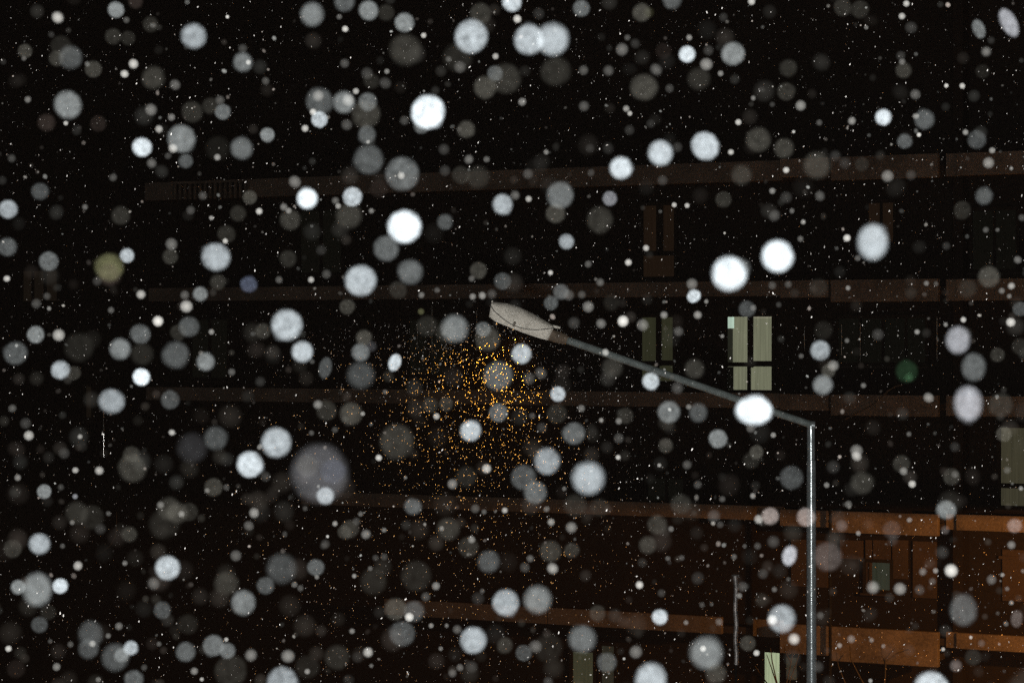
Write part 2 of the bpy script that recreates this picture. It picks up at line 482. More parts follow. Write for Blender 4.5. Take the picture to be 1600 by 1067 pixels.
base = BM_ @ Vector((loc(162, 700, -0.5)[0], -0.5, 0))
t = empty('reflector_rod', base)
tag(t, 'thin white rod glinting upright against the dark facade at far left', 'rod')
z1 = loc(162, 617, -0.5)[1]; z0 = loc(162, 714, -0.5)[1]; zm = loc(162, 677, -0.5)[1]; zq = loc(162, 651, -0.5)[1]
tube('lower_rod', M['rod'], t, [(0, 0, z0), (0, 0.03 * (zm - z0), zm)], 0.018, 24)
tube('upper_rod', M['wire'], t, [(0, 0, zm + 0.002), (0, 0, z1)], 0.008, 8)
for i, fr in enumerate((0.0, 0.16, 0.25, 0.4, 0.52, 0.78, 0.86, 1.0)):
    zz = z1 + (zq - z1) * fr
    bm = bmesh.new(); bmesh.ops.create_icosphere(bm, subdivisions=1, radius=0.026)
    o = link('bead', bm, M['rod'], t); o.location = (0, 0, zz)
tube('mast', M['black_pipe'], t, [(0, 0.02, 0), (0, 0.02, z0)], 0.012, 8)

def cable(name, label, pix, d, r):
    pts = [bpt(x, y, d) for x, y in pix]
    bm = bmesh.new(); add_tube(bm, pts, r, 6)
    return tag(link(name, bm, M['bark'], None, True), label, 'cable')
cable('loose_cable', 'dark loose cable slanting across the parapet right of the pole top', [(1320, 655), (1334, 648), (1350, 640), (1364, 632), (1376, 622), (1388, 610), (1400, 603), (1410, 601)], -0.62, 0.022)
cable('loose_cable', 'thin curled cable hanging at the lower left of the facade', [(182, 800), (182, 822), (180, 838), (172, 852), (160, 862), (150, 866)], -0.3, 0.016)

# bare shrub whose twigs cross the pale window
def shrub(name, label, root, twigs, d):
    t = empty(name, bpt(root[0], root[1], d))
    o = t.location.copy()
    o.z = 0; t.location = o
    tag(t, label, 'shrub')
    for i, pix in enumerate(twigs):
        pts = [bpt(x, y, d + random.uniform(-0.2, 0.2) * (k > 0)) - o for k, (x, y) in enumerate(pix)]
        n = len(pts)
        bm = bmesh.new(); add_tube(bm, pts, [0.018 * (1 - 0.72 * k / (n - 1)) + 0.004 for k in range(n)], 7)
        link('stem' if i == 0 else 'twig', bm, M['bark'], t, True)
    # trunk down to the ground
    bm = bmesh.new(); add_tube(bm, [bpt(*root, d) - o, Vector((0, 0, 0))], [0.034, 0.05], 8)
    link('trunk', bm, M['bark'], t, True)
    return t
shrub('bare_shrub', 'bare dark twigs crossing the bright pale green window', (1222, 1100),
      [[(1222, 1100), (1214, 1070), (1205, 1042), (1198, 1022)], [(1222, 1100), (1212, 1058), (1206, 1030), (1204, 1012)], [(1222, 1100), (1230, 1062), (1236, 1035), (1240, 1010)],
       [(1222, 1100), (1236, 1058), (1246, 1030), (1250, 1015)], [(1222, 1100), (1202, 1072), (1188, 1052), (1180, 1040)], [(1236, 1035), (1228, 1020), (1226, 1008)]], -2.2)
shrub('bare_shrub', 'bare upright twigs against the orange-lit bay parapet', (1375, 1110),
      [[(1375, 1110), (1383, 1060), (1384, 1028), (1398, 1012)], [(1375, 1110), (1345, 1060), (1330, 1030), (1328, 1008)], [(1384, 1040), (1378, 1020), (1376, 1006)],
       [(1375, 1110), (1322, 1070), (1310, 1040), (1307, 1020)], [(1384, 1034), (1402, 1020), (1420, 1014)]], -1.6)

# ---------------------------------------------------------------- thin snowy air
m, nt, out = nodes_of('snowy_air')
pv = nt.nodes.new('ShaderNodeVolumePrincipled')
pv.inputs['Color'].default_value = (0.98, 0.76, 0.62, 1)
pv.inputs['Density'].default_value = 0.00010
nt.links.new(pv.outputs[0], out.inputs['Volume'])
bm = bmesh.new(); add_box(bm, -48, 48, -12, 100, -1.0, 32.0)
hz = link('haze', bm, m)
tag(hz, 'thin snowy air veiling the far facade', 'haze', kind='stuff')

# ---------------------------------------------------------------- street lamp
LY = 26.0
PX = LY / F
top = at(1267, 665, LY)
lampo = empty('street_lamp', (top.x, LY, 0))
tag(lampo, 'galvanised street lamp with a slanting arm and a weathered pale lamp head', 'street lamp')
O = Vector((top.x, LY, 0))
def lp(x, y, dy=0.0):
    return at(x, y, LY + dy) - O
joint = lp(1267, 719)
pole = tube('pole', M['galv'], lampo, [(0.012, 0, 0), (0.012, 0, 3.0), (0.008, 0, 6.5), (0.003, 0, joint.z)], [0.08, 0.07, 0.058, 0.049], 32)
tube('upper_pole', M['galv'], pole, [(0.001, 0, joint.z + 0.002), (0, 0, top.z + 0.015)], [0.0425, 0.0425], 32)
tube('base_plate', M['galv'], pole, [(0.012, 0, 0.0), (0.012, 0, 0.03)], [0.2, 0.2], 20)
HD = -1.0
sock = lp(879, 529, HD)
arm = tube('arm', M['arm'], lampo, [lp(1269, 664), lp(1200, 640.5, 0.18 * HD), lp(1060, 591.5, 0.54 * HD), lp(960, 557, 0.79 * HD), sock], [0.038, 0.038, 0.039, 0.039, 0.04], 28)
bm = bmesh.new(); add_tube(bm, [lp(1262, 663), lp(1272.5, 664.5)], [0.0445, 0.0445], 24)
link('elbow', bm, M['galv'], arm, True)
br = tube('bracket', M['bracket'], lampo, [lp(884, 531, HD + 0.01), lp(872, 527, HD - 0.02), lp(857, 522, HD - 0.06)], [0.046, 0.062, 0.062], 20)
tube('bracket_collar', M['bracket'], br, [lp(882, 530, HD + 0.01), lp(879, 529, HD)], [0.056, 0.056], 20)

AX = Vector((-0.931, 0.365)); UP = Vector((0.365, 0.931))   # picture-plane axes of the head (z up)
def hp(p, q, y):
    # head coordinates (pixels along, pixels up, metres in depth) -> lamp space
    X = 861 + AX.x * p + UP.x * q
    Yp = 523 - AX.y * p - UP.y * q
    return lp(X, Yp, HD - 0.05 - p * PX * 0.3 + y)
def interp(tab, u):
    for (a, b) in zip(tab, tab[1:]):
        if u <= b[0]:
            f = (u - a[0]) / (b[0] - a[0])
            f = max(0, min(1, f))
            return a[1] + (b[1] - a[1]) * f
    return tab[-1][1]
TOP = [(0, 14.4), (15.9, 17.4), (37.2, 20.9), (58.2, 22.4), (79, 20.8), (95, 16.8), (104.3, 13.9)]
SEAM = [(0, 11.7), (9, 6.4), (17, 2.3), (25, -1.6), (34.3, -4.4), (43, -6.4), (51.9, -7.4), (65.3, -7.2), (74, -5.4), (81.4, -3.0), (89, -0.6), (95.9, 2.1), (101, 5.3), (104.3, 8.6)]
BOT = [(0, -10.2), (17.9, -11.9), (44.3, -13.1), (71.2, -12.9), (91.5, -12.6), (104.3, -9.3)]
WID = [(0, 0.075), (10, 0.105), (30, 0.145), (55, 0.162), (80, 0.152), (95, 0.125), (104.3, 0.095)]
ST = [104.3 * i / 26 for i in range(27)]
bm = bmesh.new(); rings = []
for p in ST:
    t_, s_, w_ = interp(TOP, p), interp(SEAM, p), interp(WID, p)
    ring = []
    for k in range(17):
        ph = math.pi * k / 16
        y = -w_ * math.cos(ph)
        q = s_ + (t_ - s_) * (math.sin(ph) ** 0.75 if 0 < k < 16 else 0)
        ring.append(bm.verts.new(hp(p + 2.5 * (q - s_) / 20, q, y)))
    rings.append(ring)
for i in range(len(rings) - 1):
    for k in range(16):
        bm.faces.new((rings[i][k], rings[i][k + 1], rings[i + 1][k + 1], rings[i + 1][k]))
bm.faces.new(rings[0]); bm.faces.new(rings[-1][::-1])
head = link('lamp_head', bm, M['head'], lampo, True)
bm = bmesh.new(); rows = []
for p in ST:
    s_, b_, w_ = interp(SEAM, p), interp(BOT, p), interp(WID, p)
    pb = 1.4 + p * 0.95
    row = []
    for side in (-1, 1):
        for f in (0.0, 0.5, 1.0):
            q = s_ - 0.25 + (b_ - s_ + 0.25) * f
            row.append(bm.verts.new(hp(p + (pb - p) * f, q, side * w_ * (1.012 - 0.10 * f * f))))
    rows.append(row)
for i in range(len(rows) - 1):
    for a in (0, 1, 3, 4):
        bm.faces.new((rows[i][a], rows[i][a + 1], rows[i + 1][a + 1], rows[i + 1][a]))
for row in (rows[0], rows[-1]):
    bm.faces.new((row[0], row[1], row[4], row[3])); bm.faces.new((row[1], row[2], row[5], row[4]))
skirt = link('skirt', bm, M['head'], head, True)
for side in (-1, 1):
    bm = bmesh.new()
    add_tube(bm, [hp(p, interp(SEAM, p) - 0.1, side * (interp(WID, p) * 1.012 + 0.001)) for p in ST], 0.0042, 6)
    link('gasket', bm, M['seam'], head, True)
# clip over the seam on the street side
bm = bmesh.new()
c = [hp(pp, qq, yy) for pp in (57.5, 61.5) for qq in (-9.5, -1.5) for yy in (-0.162, -0.178)]
v = [bm.verts.new(p) for p in c]
for f in ((0, 1, 3, 2), (4, 6, 7, 5), (0, 4, 5, 1), (2, 3, 7, 6), (0, 2, 6, 4), (1, 5, 7, 3)): bm.faces.new([v[i] for i in f])
bmesh.ops.bevel(bm, geom=list(bm.edges), offset=0.004, segments=2, affect='EDGES')
link('latch', bm, M['latch'], head)
# hinge knuckle at the socket end, small fin at the tip
tube('hinge', M['head'], head, [hp(-9, 15.2, -0.03), hp(-3, 14.2, -0.03), hp(3, 13.5, -0.03)], [0.012, 0.017, 0.014], 10)
tube('tip_clip', M['head'], head, [hp(104.5, 14.6, -0.03), hp(104.5, 14.6, 0.03)], 0.009, 8)
# glass cover recessed in the underside
bm = bmesh.new(); prev = None
for p in ST[3:-2]:
    w_ = interp(WID, p) * 0.86; b_ = interp(BOT, p) + 2.6
    r_ = [bm.verts.new(hp(1.4 + p * 0.95, b_, y)) for y in (-w_, 0, w_)]
    if prev:
        bm.faces.new((prev[0], prev[1], r_[1], r_[0])); bm.faces.new((prev[1], prev[2], r_[2], r_[1]))
    prev = r_
link('lamp_glass', bm, M['lens'], head)
ls = hp(40, -15.5, 0) + O
aim = hp(48, -120, 0) + O
lamp('street_lamp_light', 'SPOT', ls, 1250.0, (1.0, 0.42, 0.02), target=(aim.x, aim.y, aim.z), size=0.08, angle=136, blend=0.8)

# ---------------------------------------------------------------- falling snow
# pixel x, pixel y, radius, brightness, colour key, second radius, lean: read off the photograph
FL = """499.1 739.4 48.0 100 p
1455.2 1076.3 28.7 215
668.6 175.2 28.4 245
620.2 689.6 28.4 60
1139.6 427.7 28.0 240
736.3 57.4 27.7 185
628.5 271.9 27.4 115
1016.8 1061.3 27.4 195
631.9 354.3 27.0 252
1178.0 641.3 30.0 252 w 24.0 0.0
360.3 1048.0 26.7 45
1363.5 378.4 24.0 200 w 28.7 0.0
863.4 61.7 26.0 185
1215.0 400.4 26.0 252
633.5 78.4 25.7 60
563.5 438.4 25.7 190
919.1 746.7 25.7 185
1103.6 1019.6 25.7 150
1512.6 630.6 23.4 185 b 28.0 0.0
448.4 507.8 25.4 190
790.3 123.4 25.0 55
868.4 111.8 25.0 50
256.9 817.8 25.0 40
650.2 899.5 25.0 40
58.4 920.5 22.7 150 w 26.7 0.0
826.7 62.4 24.4 185
440.7 1064.7 24.4 160
575.8 249.6 24.0 95
300.3 699.7 24.0 50 p
778.6 587.2 24.0 100
431.7 691.3 24.0 185
440.0 887.8 24.0 80
1101.9 228.5 23.7 215
1505.3 952.9 22.0 105 w 25.4 0.0
715.3 90.1 23.4 40
571.8 178.5 23.4 65
123.4 542.8 23.4 35
206.8 731.0 23.4 65
856.7 1011.3 23.4 35
1293.4 869.5 23.4 85 k
106.1 164.2 23.0 150
170.8 417.7 23.0 115 o
337.6 401.7 23.0 180
283.6 216.9 22.7 145
499.4 158.5 22.7 95
1006.2 136.8 22.7 75
1221.7 966.2 22.7 165
180.2 1026.3 22.4 90
840.0 936.2 22.4 140
274.2 554.5 22.0 95
875.1 305.3 21.7 120
937.4 343.7 21.7 55
1276.7 258.6 21.7 65
710.3 513.5 21.7 135
563.5 586.2 21.7 80
855.0 720.3 21.7 155
583.5 907.9 21.7 40
790.3 941.2 21.7 165
910.1 997.9 21.7 125
390.3 725.3 21.4 215
739.6 999.6 21.4 180
174.5 626.9 21.0 155
1521.3 573.5 19.0 110 w 22.7 0.0
545.1 337.0 20.7 65
603.5 388.4 20.7 110
141.8 989.6 20.7 90
520.1 736.0 20.7 66 q
628.5 989.6 20.7 90
818.3 746.0 20.7 90
1496.9 531.2 19.0 165 b 22.0 0.0
1031.9 239.2 20.4 210
380.3 941.2 20.4 140
302.6 56.7 20.0 165
340.3 231.9 20.0 25
1185.3 218.5 20.0 65
641.2 425.1 20.0 115
762.0 529.5 20.0 70
1563.6 632.9 20.0 50
143.5 807.8 20.0 35
261.9 886.8 20.0 200
480.1 1041.3 20.0 35
526.8 1026.3 20.0 45
24.4 551.8 19.3 95
336.9 684.6 19.3 85
353.6 911.2 19.3 60
110.1 90.1 19.0 90
487.7 22.7 19.0 140
1145.3 84.4 19.0 150
1236.7 746.0 19.0 80
239.5 121.8 18.7 65
170.8 428.4 18.7 62 r
758.0 136.8 18.3 75
747.0 276.9 18.3 45
1091.9 123.4 18.3 50
221.9 552.9 18.3 40
548.5 646.3 18.3 75
1045.2 643.6 18.3 125
896.7 677.0 18.3 110
1416.8 580.2 18.3 62 g
120.1 801.1 18.3 50
263.6 794.4 18.3 60
480.1 727.7 18.3 60
700.3 826.1 18.3 60
618.5 951.2 18.3 75
898.4 789.4 18.3 45
1346.8 754.4 18.3 60
970.1 262.6 18.0 225
836.7 769.4 18.0 115
377.6 231.9 17.7 115
300.3 175.2 17.3 50
751.0 21.7 17.3 60
537.4 160.1 17.3 140
1545.3 432.7 17.3 75
333.6 1007.9 17.3 120
763.6 877.2 17.3 90
860.1 861.1 17.3 65
1576.3 36.0 12.0 165 b 24.7 28.0
472.4 549.5 17.0 195
61.7 849.5 17.0 170
95.1 71.7 16.7 35
538.4 2.7 16.7 100
480.1 310.3 16.7 240
453.4 343.7 16.7 60
785.3 319.6 16.7 170
1158.6 273.6 16.7 55
219.2 521.8 16.7 110
187.8 545.2 16.7 140
295.2 510.5 16.7 90
696.9 519.5 16.7 45
510.1 641.3 16.7 50
735.3 673.0 16.7 190
666.9 509.5 16.7 40
1157.0 419.4 16.7 90
956.8 574.5 16.7 55
870.1 646.3 16.7 45
276.9 801.1 16.7 65
138.4 1012.9 16.7 85
293.6 974.6 16.7 35
728.6 744.4 16.7 40
731.9 854.5 16.7 50
646.9 954.6 16.7 85
1063.6 787.7 16.7 50
1118.6 1051.3 16.7 70
575.8 16.7 16.0 145
550.8 307.6 16.0 195
800.0 3.3 16.0 210
868.4 333.6 16.0 75
1444.5 186.8 16.0 100
1225.0 231.9 16.0 65
815.0 552.9 16.0 185
1085.2 576.2 16.0 60
1281.7 547.2 16.0 155
1026.9 819.4 16.0 60
948.5 1034.6 16.0 90
1478.6 796.1 16.0 145
379.6 97.4 15.7 130
221.9 230.2 15.7 235
631.9 35.7 15.7 150
76.1 408.4 15.7 110
1285.7 601.2 15.7 150
290.2 1018.0 15.7 105
209.5 1061.3 15.7 105
573.5 210.9 15.3 105
265.9 624.6 15.3 85
778.6 644.6 15.3 110
1090.9 644.6 15.3 95
1121.9 685.3 15.3 145
1259.4 807.8 15.3 150 k
12.7 327.0 15.0 160
188.5 337.0 15.0 50
574.5 159.5 15.0 110
720.3 273.6 15.0 45
591.8 295.3 15.0 30 r
1002.5 20.0 15.0 75
1050.2 0.0 15.0 100
1316.8 11.7 15.0 50
1343.5 15.0 15.0 45
1228.4 143.5 15.0 55
1526.3 218.5 15.0 80
1503.6 328.6 15.0 45
11.7 386.0 15.0 95
353.6 366.0 15.0 45
94.4 577.9 15.0 175
621.9 452.8 15.0 45
1286.7 516.1 15.0 30
1511.9 451.1 15.0 40
1278.4 449.4 15.0 35
295.2 799.4 15.0 45
20.0 856.8 15.0 55
333.6 761.0 15.0 65
25.0 1044.6 15.0 30 r
546.8 826.1 15.0 60
936.8 792.7 15.0 40
1393.5 827.8 15.0 60 k
1537.6 306.3 14.3 95
321.3 565.2 14.3 145
563.5 550.5 14.3 125
253.5 952.9 14.3 85
145.8 108.4 14.0 65
72.7 191.8 14.0 50 r
62.7 299.3 14.0 85
728.6 202.5 14.0 75
1231.7 106.8 14.0 50
388.7 444.4 14.0 105 q
55.7 522.8 14.0 140
220.9 588.9 14.0 240
450.0 404.4 14.0 45
785.3 439.4 14.0 80
747.6 422.7 14.0 65
508.4 774.4 14.0 175
645.2 791.1 14.0 110
415.0 914.5 14.0 90
493.4 886.2 14.0 100
1011.8 851.1 14.0 65
1203.3 806.1 14.0 150 k
1408.5 724.3 14.0 55
1486.9 744.4 14.0 60
1016.8 595.6 13.7 200
508.4 574.5 10.7 85 w 17.3 -10.0
1233.4 867.8 11.0 190 b 16.7 -10.0
181.2 15.7 13.3 150
176.8 57.4 13.3 50
328.6 165.8 13.3 45
153.5 193.5 13.3 38 r
372.0 333.6 13.3 45
603.5 20.0 13.3 45
499.1 186.8 13.3 190
658.5 196.9 13.3 100
580.2 126.8 13.3 40
908.4 13.3 13.3 115
1073.6 85.1 13.3 225
1130.3 312.0 13.3 50
1036.9 80.1 13.3 30 r
278.6 519.5 13.3 45
205.2 709.7 13.3 60
1167.0 482.8 13.3 80
976.8 649.6 13.3 50
955.1 472.8 13.3 30
1593.7 541.2 13.3 40
61.7 975.6 13.3 80
75.1 956.2 13.3 35
788.7 1007.9 13.3 60
933.4 957.9 13.3 55
818.3 1019.6 13.3 80
1173.6 719.3 13.3 40
1520.3 1026.3 13.3 45
1529.3 45.7 9.7 125 w 16.7 28.0
88.4 91.8 12.7 60
235.2 38.4 12.7 45
348.0 175.2 12.7 115
773.6 115.1 12.7 95
695.2 347.0 12.7 90
1411.8 110.1 12.7 65
1380.2 183.5 12.7 235
265.9 401.0 12.7 55
340.3 441.1 12.7 55
411.0 517.2 12.7 60
542.5 479.4 12.7 65
568.5 527.8 12.7 75
671.9 632.9 12.7 50
876.7 456.1 12.7 95
1568.6 678.0 12.7 70
201.8 834.4 12.7 60
355.3 1016.3 12.7 120
893.4 859.5 12.7 60
1030.9 963.6 12.7 215
1168.6 1004.6 12.7 65
755.3 514.5 12.3 100
885.1 377.7 12.3 155
871.7 615.6 12.3 185
94.1 915.2 12.3 220
1585.3 821.1 12.3 120 k
952.8 310.3 12.0 140 b
1413.5 220.9 12.0 95
616.8 566.2 10.0 210 w 14.0 -20.0
1588.7 966.2 10.0 90 k 14.0 0.0
39.4 80.1 11.7 65
200.2 60.1 11.7 40
290.2 251.9 11.7 90
390.3 308.6 11.7 70
211.8 2.7 11.7 50 r
417.7 210.9 11.7 145
1346.8 256.9 11.7 35
1535.3 111.8 11.7 30
198.5 399.4 11.7 180
312.9 459.4 11.7 135
115.1 582.9 11.7 55
696.9 631.3 11.7 55
861.1 473.4 11.7 90
1084.2 462.8 11.7 215
1040.2 696.3 11.7 60
1182.0 706.3 11.7 70
1593.7 482.8 11.7 80
1294.4 579.5 11.7 70
1558.6 554.5 11.7 55
69.1 767.7 11.7 140
28.4 916.9 11.7 150
204.2 1011.9 11.7 185
190.2 1023.0 11.7 120
538.4 831.1 11.7 60
450.0 1024.6 11.7 135
747.0 934.5 11.7 45
1115.3 806.1 11.7 70
1090.2 902.8 11.7 50
993.5 1018.0 11.7 115
836.7 1009.6 11.7 100
1301.8 729.4 11.7 50
1486.2 891.2 11.7 220
1471.9 862.8 11.7 55
460.7 284.3 11.3 125
1103.6 100.8 11.3 145
971.8 77.7 11.3 110
1541.0 81.1 8.3 120 w 14.7 25.0
573.5 115.1 11.0 65
601.8 130.1 11.0 70
1025.2 109.1 11.0 105
950.1 231.9 11.0 45
841.7 21.7 11.0 45
1423.5 43.4 11.0 60
1320.1 255.2 11.0 45
267.9 381.7 11.0 110
291.2 478.8 11.0 170
826.7 591.2 11.0 75
1338.4 704.0 11.0 130
240.2 911.2 11.0 105
736.9 1041.3 11.0 60
1364.1 917.2 11.0 150
1406.2 919.5 11.0 150
1493.6 1039.6 11.0 100 k
1315.1 821.1 11.0 85 k
235.9 171.8 10.7 120
718.6 105.1 10.7 85
544.1 156.8 10.7 150
1386.8 275.3 10.7 125
1210.0 337.0 10.7 80
1228.4 308.6 10.7 55
91.7 523.5 10.7 160
896.7 504.5 10.7 60
1004.2 507.8 10.7 120
845.0 582.9 10.7 85
1058.5 606.2 10.7 75
1371.8 522.8 10.7 60
392.0 1023.0 10.7 130
1208.3 846.1 10.7 70
90.1 27.7 10.3 190
120.1 203.5 10.0 40
497.4 150.1 10.0 140
541.8 195.2 10.0 80
693.6 233.6 10.0 60
695.2 266.9 10.0 55
1013.5 20.0 10.0 48 o
1544.6 254.6 10.0 140
1305.1 243.6 10.0 50
40.0 661.3 10.0 60
100.1 708.0 10.0 60
580.2 541.2 10.0 60 p
888.4 461.1 10.0 80
919.1 479.4 10.0 125
973.5 501.8 10.0 225
1081.2 443.7 10.0 115
1301.8 571.2 10.0 130
156.8 826.1 10.0 55
368.6 867.8 10.0 95
558.5 1026.3 10.0 35
863.4 887.8 10.0 160
1240.7 997.9 10.0 190
1278.4 1041.3 10.0 60
1395.2 844.5 10.0 55
273.6 132.8 9.7 100
892.7 823.8 9.7 130
992.5 68.4 9.3 50
950.8 110.8 9.3 85
912.4 166.2 9.3 85
1106.9 79.1 9.3 60
1058.5 230.2 9.3 55
1035.2 281.9 9.3 60
825.0 271.9 9.3 75
983.5 203.5 9.3 50
1430.2 147.8 9.3 95
1251.0 165.2 9.3 140
1281.1 306.3 9.3 90
1423.5 273.6 9.3 55
246.9 501.8 9.3 220
501.8 391.0 9.3 45
406.7 596.2 9.3 50
846.7 668.0 9.3 55
966.8 684.6 9.3 70
1450.9 621.2 9.3 145
388.7 821.1 9.3 100
397.0 801.1 9.3 150
415.0 744.4 9.3 60
820.0 886.2 9.3 70
1160.3 916.2 9.3 70
1192.0 896.2 9.3 60
856.7 1064.7 9.3 70
1338.4 712.7 9.3 170
1436.9 921.2 9.3 70
56.7 474.4 9.0 75
939.1 505.5 9.0 120
1060.2 517.8 9.0 85
1491.9 698.0 9.0 45
706.9 756.0 9.0 130
1206.7 967.9 9.0 200
1549.3 905.2 9.0 105
208.5 100.1 8.7 185
236.9 255.2 8.7 100
911.8 110.1 8.7 85
45.0 680.3 8.7 165
571.8 834.4 8.7 120
575.1 1018.6 8.7 170
379.3 76.1 8.3 70
270.2 231.9 8.3 170
343.6 156.8 8.3 85
3.3 281.9 8.3 40
631.9 188.5 8.3 70
732.6 249.2 8.3 110
538.4 99.4 8.3 80
680.2 141.8 8.3 40
805.0 305.3 8.3 100
1016.8 193.5 8.3 45
921.8 231.9 8.3 45
1130.3 27.4 8.3 50
1407.5 87.4 8.3 55
288.6 461.1 8.3 90
151.8 439.4 8.3 60
510.1 428.4 8.3 75
768.6 459.4 8.3 70
496.7 631.9 8.3 130
1173.0 668.6 8.3 95
1579.3 503.5 8.3 195
1420.2 589.6 8.3 80 g
121.8 883.5 8.3 165
760.3 732.0 8.3 170
742.6 794.4 8.3 80
508.4 849.5 8.3 60
665.2 931.9 8.3 75
1073.6 726.0 8.3 80
1185.3 811.1 8.3 160
297.9 328.6 8.0 75
1046.2 138.5 8.0 65
220.2 460.1 8.0 165
714.3 982.9 8.0 90
1476.9 827.8 8.0 80 k
316.9 306.0 7.7 75
155.1 735.0 7.7 165
1090.2 757.0 7.7 75
194.5 115.8 7.3 190
176.8 277.6 7.3 80
18.3 247.6 7.3 70
415.0 126.8 7.3 80
808.3 30.0 7.3 195
816.0 159.5 7.3 130
923.4 270.3 7.3 65
19.3 637.9 7.3 90
937.8 441.1 7.3 100
909.1 460.4 7.3 75
1090.2 492.1 7.3 150
1590.3 406.0 7.3 110
1478.6 384.4 7.3 50
1206.7 446.1 7.3 75
88.4 1041.3 7.3 125
681.2 915.2 7.3 130
706.9 1051.3 7.3 90
556.8 814.4 7.3 65
1033.5 926.2 7.3 60
1411.8 736.0 7.3 130
1580.3 851.1 7.3 130
1441.9 892.8 7.3 110
1330.1 997.9 7.3 110
1331.1 189.2 7.0 150
185.8 977.9 7.0 110
999.2 913.5 7.0 200
267.9 183.5 6.7 120
248.5 201.9 6.7 160
262.6 243.6 6.7 70
626.9 274.6 6.7 160
443.4 323.6 6.7 120
524.1 313.6 6.7 100
1174.3 2.7 6.7 190
1190.3 140.1 6.7 50
1548.6 63.4 6.7 45
1597.0 340.3 6.7 80
73.4 462.8 6.7 70
362.0 581.2 6.7 90
436.0 437.1 6.7 85
753.6 461.8 6.7 150
919.1 412.7 6.7 90
1037.5 492.1 6.7 140
946.1 550.5 6.7 160
908.4 637.9 6.7 110
1323.4 372.0 6.7 200
1231.7 444.4 6.7 75
250.9 788.7 6.7 115
303.6 1048.0 6.7 130
736.9 842.8 6.7 130
600.2 869.5 6.7 65
718.6 1042.3 6.7 100
861.1 815.4 6.7 150
828.4 872.2 6.7 95
1125.3 819.4 6.7 65
1183.7 852.8 6.7 70
1123.6 971.2 6.7 90
1325.8 787.7 6.7 100
1425.2 756.0 6.7 180
1491.9 741.0 6.7 80
1573.6 734.4 6.7 80
1456.9 907.9 6.7 80
1281.7 961.2 6.7 75
1533.6 1004.6 6.7 70
639.5 963.6 8.0 200 w 5.0 -15.0
476.7 200.9 6.3 180
1431.2 181.8 6.3 150
981.8 410.1 6.3 185
1580.3 446.8 6.3 160
239.2 40.0 6.0 90
339.6 245.9 6.0 150
43.4 155.8 6.0 120
80.1 54.4 6.0 50
197.5 31.7 6.0 80
5.0 96.8 6.0 40
489.1 175.2 6.0 190
405.0 330.3 6.0 190
760.3 249.2 6.0 100
978.5 170.2 6.0 150
1409.2 25.7 6.0 170
1409.5 96.8 6.0 110
10.7 435.4 6.0 180
268.6 675.6 6.0 170
173.5 484.5 6.0 90
658.5 461.1 6.0 110
738.6 463.4 6.0 130
657.9 486.8 6.0 90 o
681.9 650.3 6.0 160
523.4 671.3 6.0 70
1177.0 481.1 6.0 100
966.8 657.9 6.0 120
831.7 649.6 6.0 70
27.7 746.0 6.0 130
95.1 761.0 6.0 65
283.6 802.8 6.0 130
353.6 761.0 6.0 70
144.5 1005.3 6.0 150
225.2 1042.3 6.0 70
591.8 715.0 6.0 190
469.4 918.5 6.0 80
586.8 871.1 6.0 65
854.0 795.1 6.0 110
1098.6 1012.9 6.0 190
539.4 45.7 5.7 200
700.9 92.8 5.7 80
556.1 142.8 5.7 160
451.0 329.3 5.7 130
774.3 88.4 5.7 160
980.2 59.1 5.7 80
1076.9 59.1 5.7 140
1153.6 191.2 5.7 180
826.0 311.0 5.7 160
1416.2 6.0 5.7 180
1550.3 235.2 5.7 150
1228.4 265.9 5.7 190
1206.7 298.6 5.7 130
1280.1 191.8 5.7 80
486.1 437.1 5.7 160
736.9 435.4 5.7 90
406.0 698.0 5.7 140
1009.5 387.7 5.7 170
1250.7 373.3 5.7 100
1340.1 403.4 5.7 90
1565.3 454.4 5.7 110
1540.3 359.3 5.7 90
117.8 734.4 5.7 160
110.1 1006.3 5.7 80
13.3 1012.9 5.7 190
445.0 834.4 5.7 70
460.1 912.9 5.7 100
1128.6 779.4 5.7 85
1182.0 1019.6 5.7 195
132.8 323.6 5.3 100
528.4 322.0 5.3 150
530.1 26.7 5.3 100
1125.9 115.1 5.3 130
1142.0 237.9 5.3 180
1508.6 206.9 5.3 150
1503.6 134.5 5.3 180
330.3 518.5 5.3 140
682.9 453.4 5.3 80
1076.2 635.6 5.3 120
1505.3 499.5 5.3 180
1216.7 476.1 5.3 60
788.7 797.1 5.3 160
480.1 1048.6 5.3 140
1048.5 826.1 5.3 110
1065.2 871.1 5.3 75
1176.3 774.4 5.3 140
1147.0 869.5 5.3 90
1155.3 930.2 5.3 120
1096.9 944.6 5.3 70
1291.7 757.7 5.3 120
1420.9 812.1 5.3 120
604.5 111.8 5.0 130
661.9 55.7 5.0 180
580.2 329.6 5.0 120
853.4 237.9 5.0 130
1237.4 329.6 5.0 110
1206.7 163.5 5.0 60
352.0 376.7 5.0 180
486.7 676.3 5.0 80
1349.1 602.2 5.0 110
1432.9 518.5 5.0 150
1447.5 442.7 5.0 110
1208.3 679.6 5.0 140
117.4 775.4 5.0 140 b
169.5 802.1 5.0 85
195.2 879.5 5.0 110
169.1 992.9 5.0 105
153.5 1061.3 5.0 110
756.3 799.4 5.0 90
523.4 817.8 5.0 150
550.1 985.6 5.0 130
563.5 802.8 5.0 100
1043.5 872.2 5.0 90
1461.9 891.2 5.0 140
1210.0 920.5 5.0 100
388.0 97.8 4.7 170
37.4 91.8 4.7 90
984.2 177.5 4.7 160
1177.0 153.5 4.7 120
1053.5 320.3 4.7 170
1073.6 321.3 4.7 170
1255.0 347.0 4.7 150
125.1 682.0 4.7 150
601.8 612.2 4.7 90
860.1 426.1 4.7 180
1577.0 462.8 4.7 120
1323.4 532.2 4.7 100
1325.1 450.1 4.7 130
